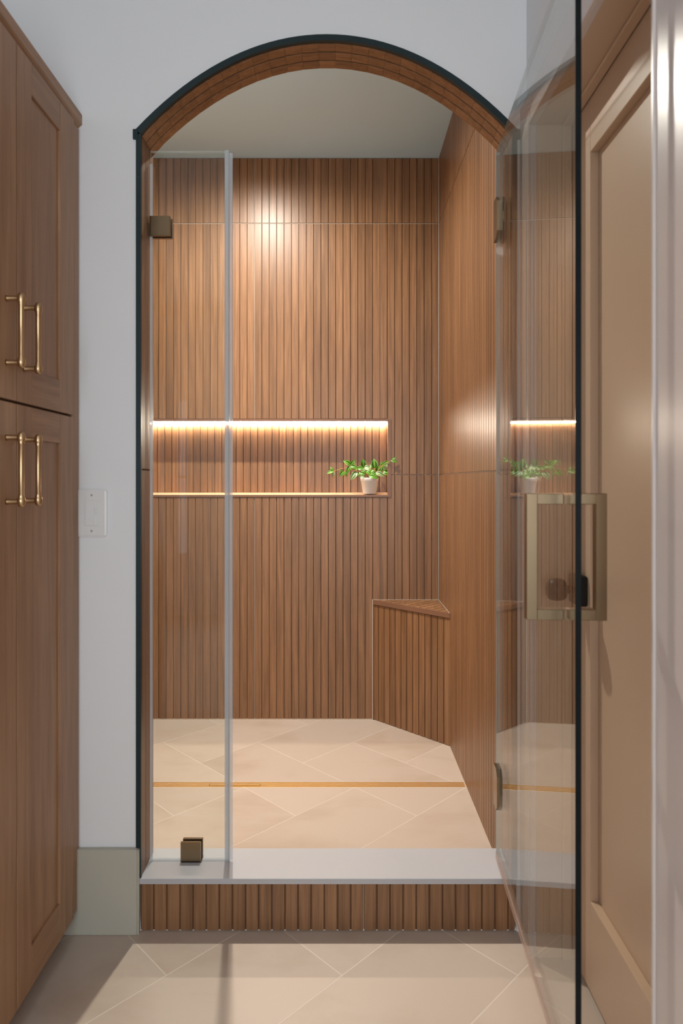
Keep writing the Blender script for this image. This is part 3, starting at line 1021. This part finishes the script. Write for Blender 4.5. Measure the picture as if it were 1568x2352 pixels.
# square back-to-back pull
t_h = 0.664
hh = 0.113; hz = 1.078 - ZCURB
w_ = 0.0195
for n_, (ya, yb) in enumerate(((-0.0705, -0.0052), (0.0052, 0.0705))):
    lo = ya if n_ == 0 else yb - w_
    pull = MB().box(t_h - w_ / 2, t_h + w_ / 2, lo, lo + w_, hz - hh, hz + hh, c=0.001)
    in0, in1 = (lo + w_ - 0.0005, yb) if n_ == 0 else (ya, lo + 0.0005)
    pull.box(t_h - w_ / 2, t_h + w_ / 2, in0, in1, hz + hh - w_, hz + hh, c=0.001)
    pull.box(t_h - w_ / 2, t_h + w_ / 2, in0, in1, hz - hh, hz - hh + w_, c=0.001)
    pull.build('pull_handle', M['bronze'], gd)

# ---------------------------------------------------------------- potted plant in the niche
PX, PY = 0.136, YK + 0.030
PZ = NZ0 + 0.0135
pl = empty('potted_plant', (PX, PY, PZ))
tag(pl, 'small striped-leaf trailing plant in a white pot on the niche sill', 'plant')
pot = MB().lathe([(0.0, 0.0005), (0.030, 0.0005), (0.0325, 0.004), (0.0408, 0.060), (0.0432, 0.062), (0.0445, 0.074), (0.0445, 0.078), (0.0410, 0.0785),
                  (0.0400, 0.070), (0.0, 0.069)], seg=40).build('pot', M['ceramic'], pl)
MB().lathe([(0.0, 0.0735), (0.039, 0.0715), (0.039, 0.069)], seg=24).build('soil', M['soil'], pl)
SP = 471.0


def pp(x, y, dy):
    """photo pixel to plant coordinates at depth dy from the pot axis"""
    d = PY + dy
    return Vector(((x - 784) / F_PX * d - PX, dy, H + (1105 - y) / F_PX * d - PZ))


def leaf(base, tip, width, mat, droop=0.15, face=None):
    base, tip = Vector(base), Vector(tip)
    ax = tip - base; L_ = ax.length; ax.normalize()
    f = Vector(face) if face else Vector((rnd.uniform(-.3, .3), -1, rnd.uniform(0.1, .7)))
    side = ax.cross(f).normalized(); nr = side.cross(ax).normalized()
    if nr.y > 0: nr = -nr; side = -side
    me = bpy.data.meshes.new('leaf')
    vs, fs, uv = [], [], []
    n = 7
    for i in range(n + 1):
        t = i / n
        w = width * 0.5 * (math.sin(PI * min(1, t ** 0.75)) ** 0.8 if 0 < t < 1 else 0.0) + (0.0006 if t < 1 else 0.0)
        c = base + ax * (L_ * t) - nr * (droop * L_ * t * t) + nr * (0.10 * L_ * math.sin(PI * t))
        for s in (-1, -0.5, 0, 0.5, 1):
            vs.append(tuple(c - base + side * (w * s) + nr * (abs(s) * w * 0.28)))
            uv.append(((s + 1) / 2, t))
    for i in range(n):
        for q in range(4):
            fs.append((i * 5 + q, i * 5 + q + 1, (i + 1) * 5 + q + 1, (i + 1) * 5 + q))
    nv = len(vs)                     # underside gives the leaf thickness
    vs += [tuple(Vector(v) - nr * 0.0005) for v in vs]
    uv += uv
    fs += [tuple(nv + q for q in f_[::-1]) for f_ in fs[:]]
    me.from_pydata(vs, [], fs)
    u = me.uv_layers.new(name='UVMap')
    for lp in me.loops:
        u.data[lp.index].uv = uv[lp.vertex_index]
    me.polygons.foreach_set('use_smooth', [True] * len(fs))
    me.update()
    link('leaf', me, M[mat], pl, tuple(base))


def cx_(x): return 720 + x / 7.127
def cy_(y): return 1020 + y / 7.127


STEMS = [  # trailing stems in enlarged-crop pixels, with depth
    ([(915, 565, 0), (840, 440, -.01), (720, 385, -.02), (600, 355, -.03), (560, 380, -.035), (440, 408, -.045), (335, 440, -.05)], 0.0013),
    ([(880, 565, 0), (760, 470, -.015), (640, 405, -.025), (500, 450, -.04)], 0.0011),
    ([(925, 565, 0), (990, 480, .0), (1000, 390, .0)], 0.0014),
    ([(905, 565, .0), (820, 450, .0), (815, 370, .0)], 0.0013),
    ([(935, 565, 0), (1040, 450, -.02), (1130, 345, -.035), (1190, 310, -.045), (1270, 265, -.055)], 0.0013),
    ([(930, 565, 0), (1060, 500, -.01), (1140, 440, -.02)], 0.0011),
]
for pts, r in STEMS:
    P_ = [pp(cx_(x), cy_(y), d) for x, y, d in pts]
    P_[0].z = 0.070
    MB().tube(P_, [r * 1.25 - r * 0.5 * i / (len(P_) - 1) for i in range(len(P_))], 7).build('stem', M['stem'], pl)
LEAVES = [  # base x,y  tip x,y  width  depth  pale
    (330, 440, 215, 480, 52, -.05, 0), (325, 435, 270, 375, 34, -.052, 0), (325, 445, 318, 548, 34, -.05, 1), (470, 430, 420, 425, 24, -.045, 0),
    (498, 445, 418, 525, 60, -.042, 0), (505, 455, 545, 530, 40, -.04, 0),
    (600, 350, 485, 268, 78, -.032, 0), (605, 350, 672, 262, 62, -.034, 0), (600, 360, 540, 485, 66, -.036, 0), (608, 355, 720, 400, 60, -.03, 0),
    (720, 385, 625, 410, 60, -.02, 0), (820, 392, 690, 405, 66, -.022, 0), (705, 450, 602, 590, 88, -.028, 1), (755, 455, 712, 540, 34, -.024, 0),
    (815, 375, 805, 245, 92, .0, 0), (825, 390, 915, 385, 78, -.014, 1), (905, 420, 955, 320, 44, .006, 1), (830, 400, 770, 420, 40, -.01, 1),
    (1000, 400, 983, 238, 104, .002, 0), (800, 430, 835, 470, 58, -.02, 0), (750, 475, 840, 500, 44, -.02, 0), (830, 515, 755, 545, 60, -.026, 1),
    (855, 435, 945, 515, 66, -.022, 0), (975, 420, 925, 485, 60, -.01, 0), (1035, 455, 1075, 350, 80, -.012, 0), (1095, 450, 1130, 350, 62, -.018, 0),
    (1130, 345, 1255, 265, 58, -.038, 0), (1130, 345, 1095, 295, 56, -.03, 0), (1150, 410, 1205, 340, 44, -.03, 1), (1140, 440, 1240, 490, 90, -.02, 0),
    (1010, 470, 1160, 530, 84, -.025, 1), (900, 520, 1060, 560, 60, -.034, 0), (920, 500, 1040, 520, 52, -.03, 0), (960, 450, 1020, 500, 52, -.02, 0),
    (1270, 262, 1358, 212, 26, -.055, 0), (1275, 270, 1372, 292, 44, -.056, 0), (1265, 268, 1285, 300, 22, -.056, 1),
    (860, 400, 930, 440, 48, .004, 1), (905, 400, 880, 460, 44, .012, 0), (940, 470, 1000, 430, 50, .014, 0), (860, 480, 800, 440, 46, .012, 0),
]
for bx, by, tx, ty, w, d, pale in LEAVES:
    b = pp(cx_(bx), cy_(by), d); t_ = pp(cx_(tx), cy_(ty), d - rnd.uniform(-.002, .012))
    leaf(b, t_, w / 7.127 / SP * 1.05, 'leaf_pale' if pale else 'leaf', droop=0.08)

sc.cycles.use_denoising = True
sc.cycles.max_bounces = 10
sc.cycles.transparent_max_bounces = 16
sc.cycles.sample_clamp_indirect = 8.0
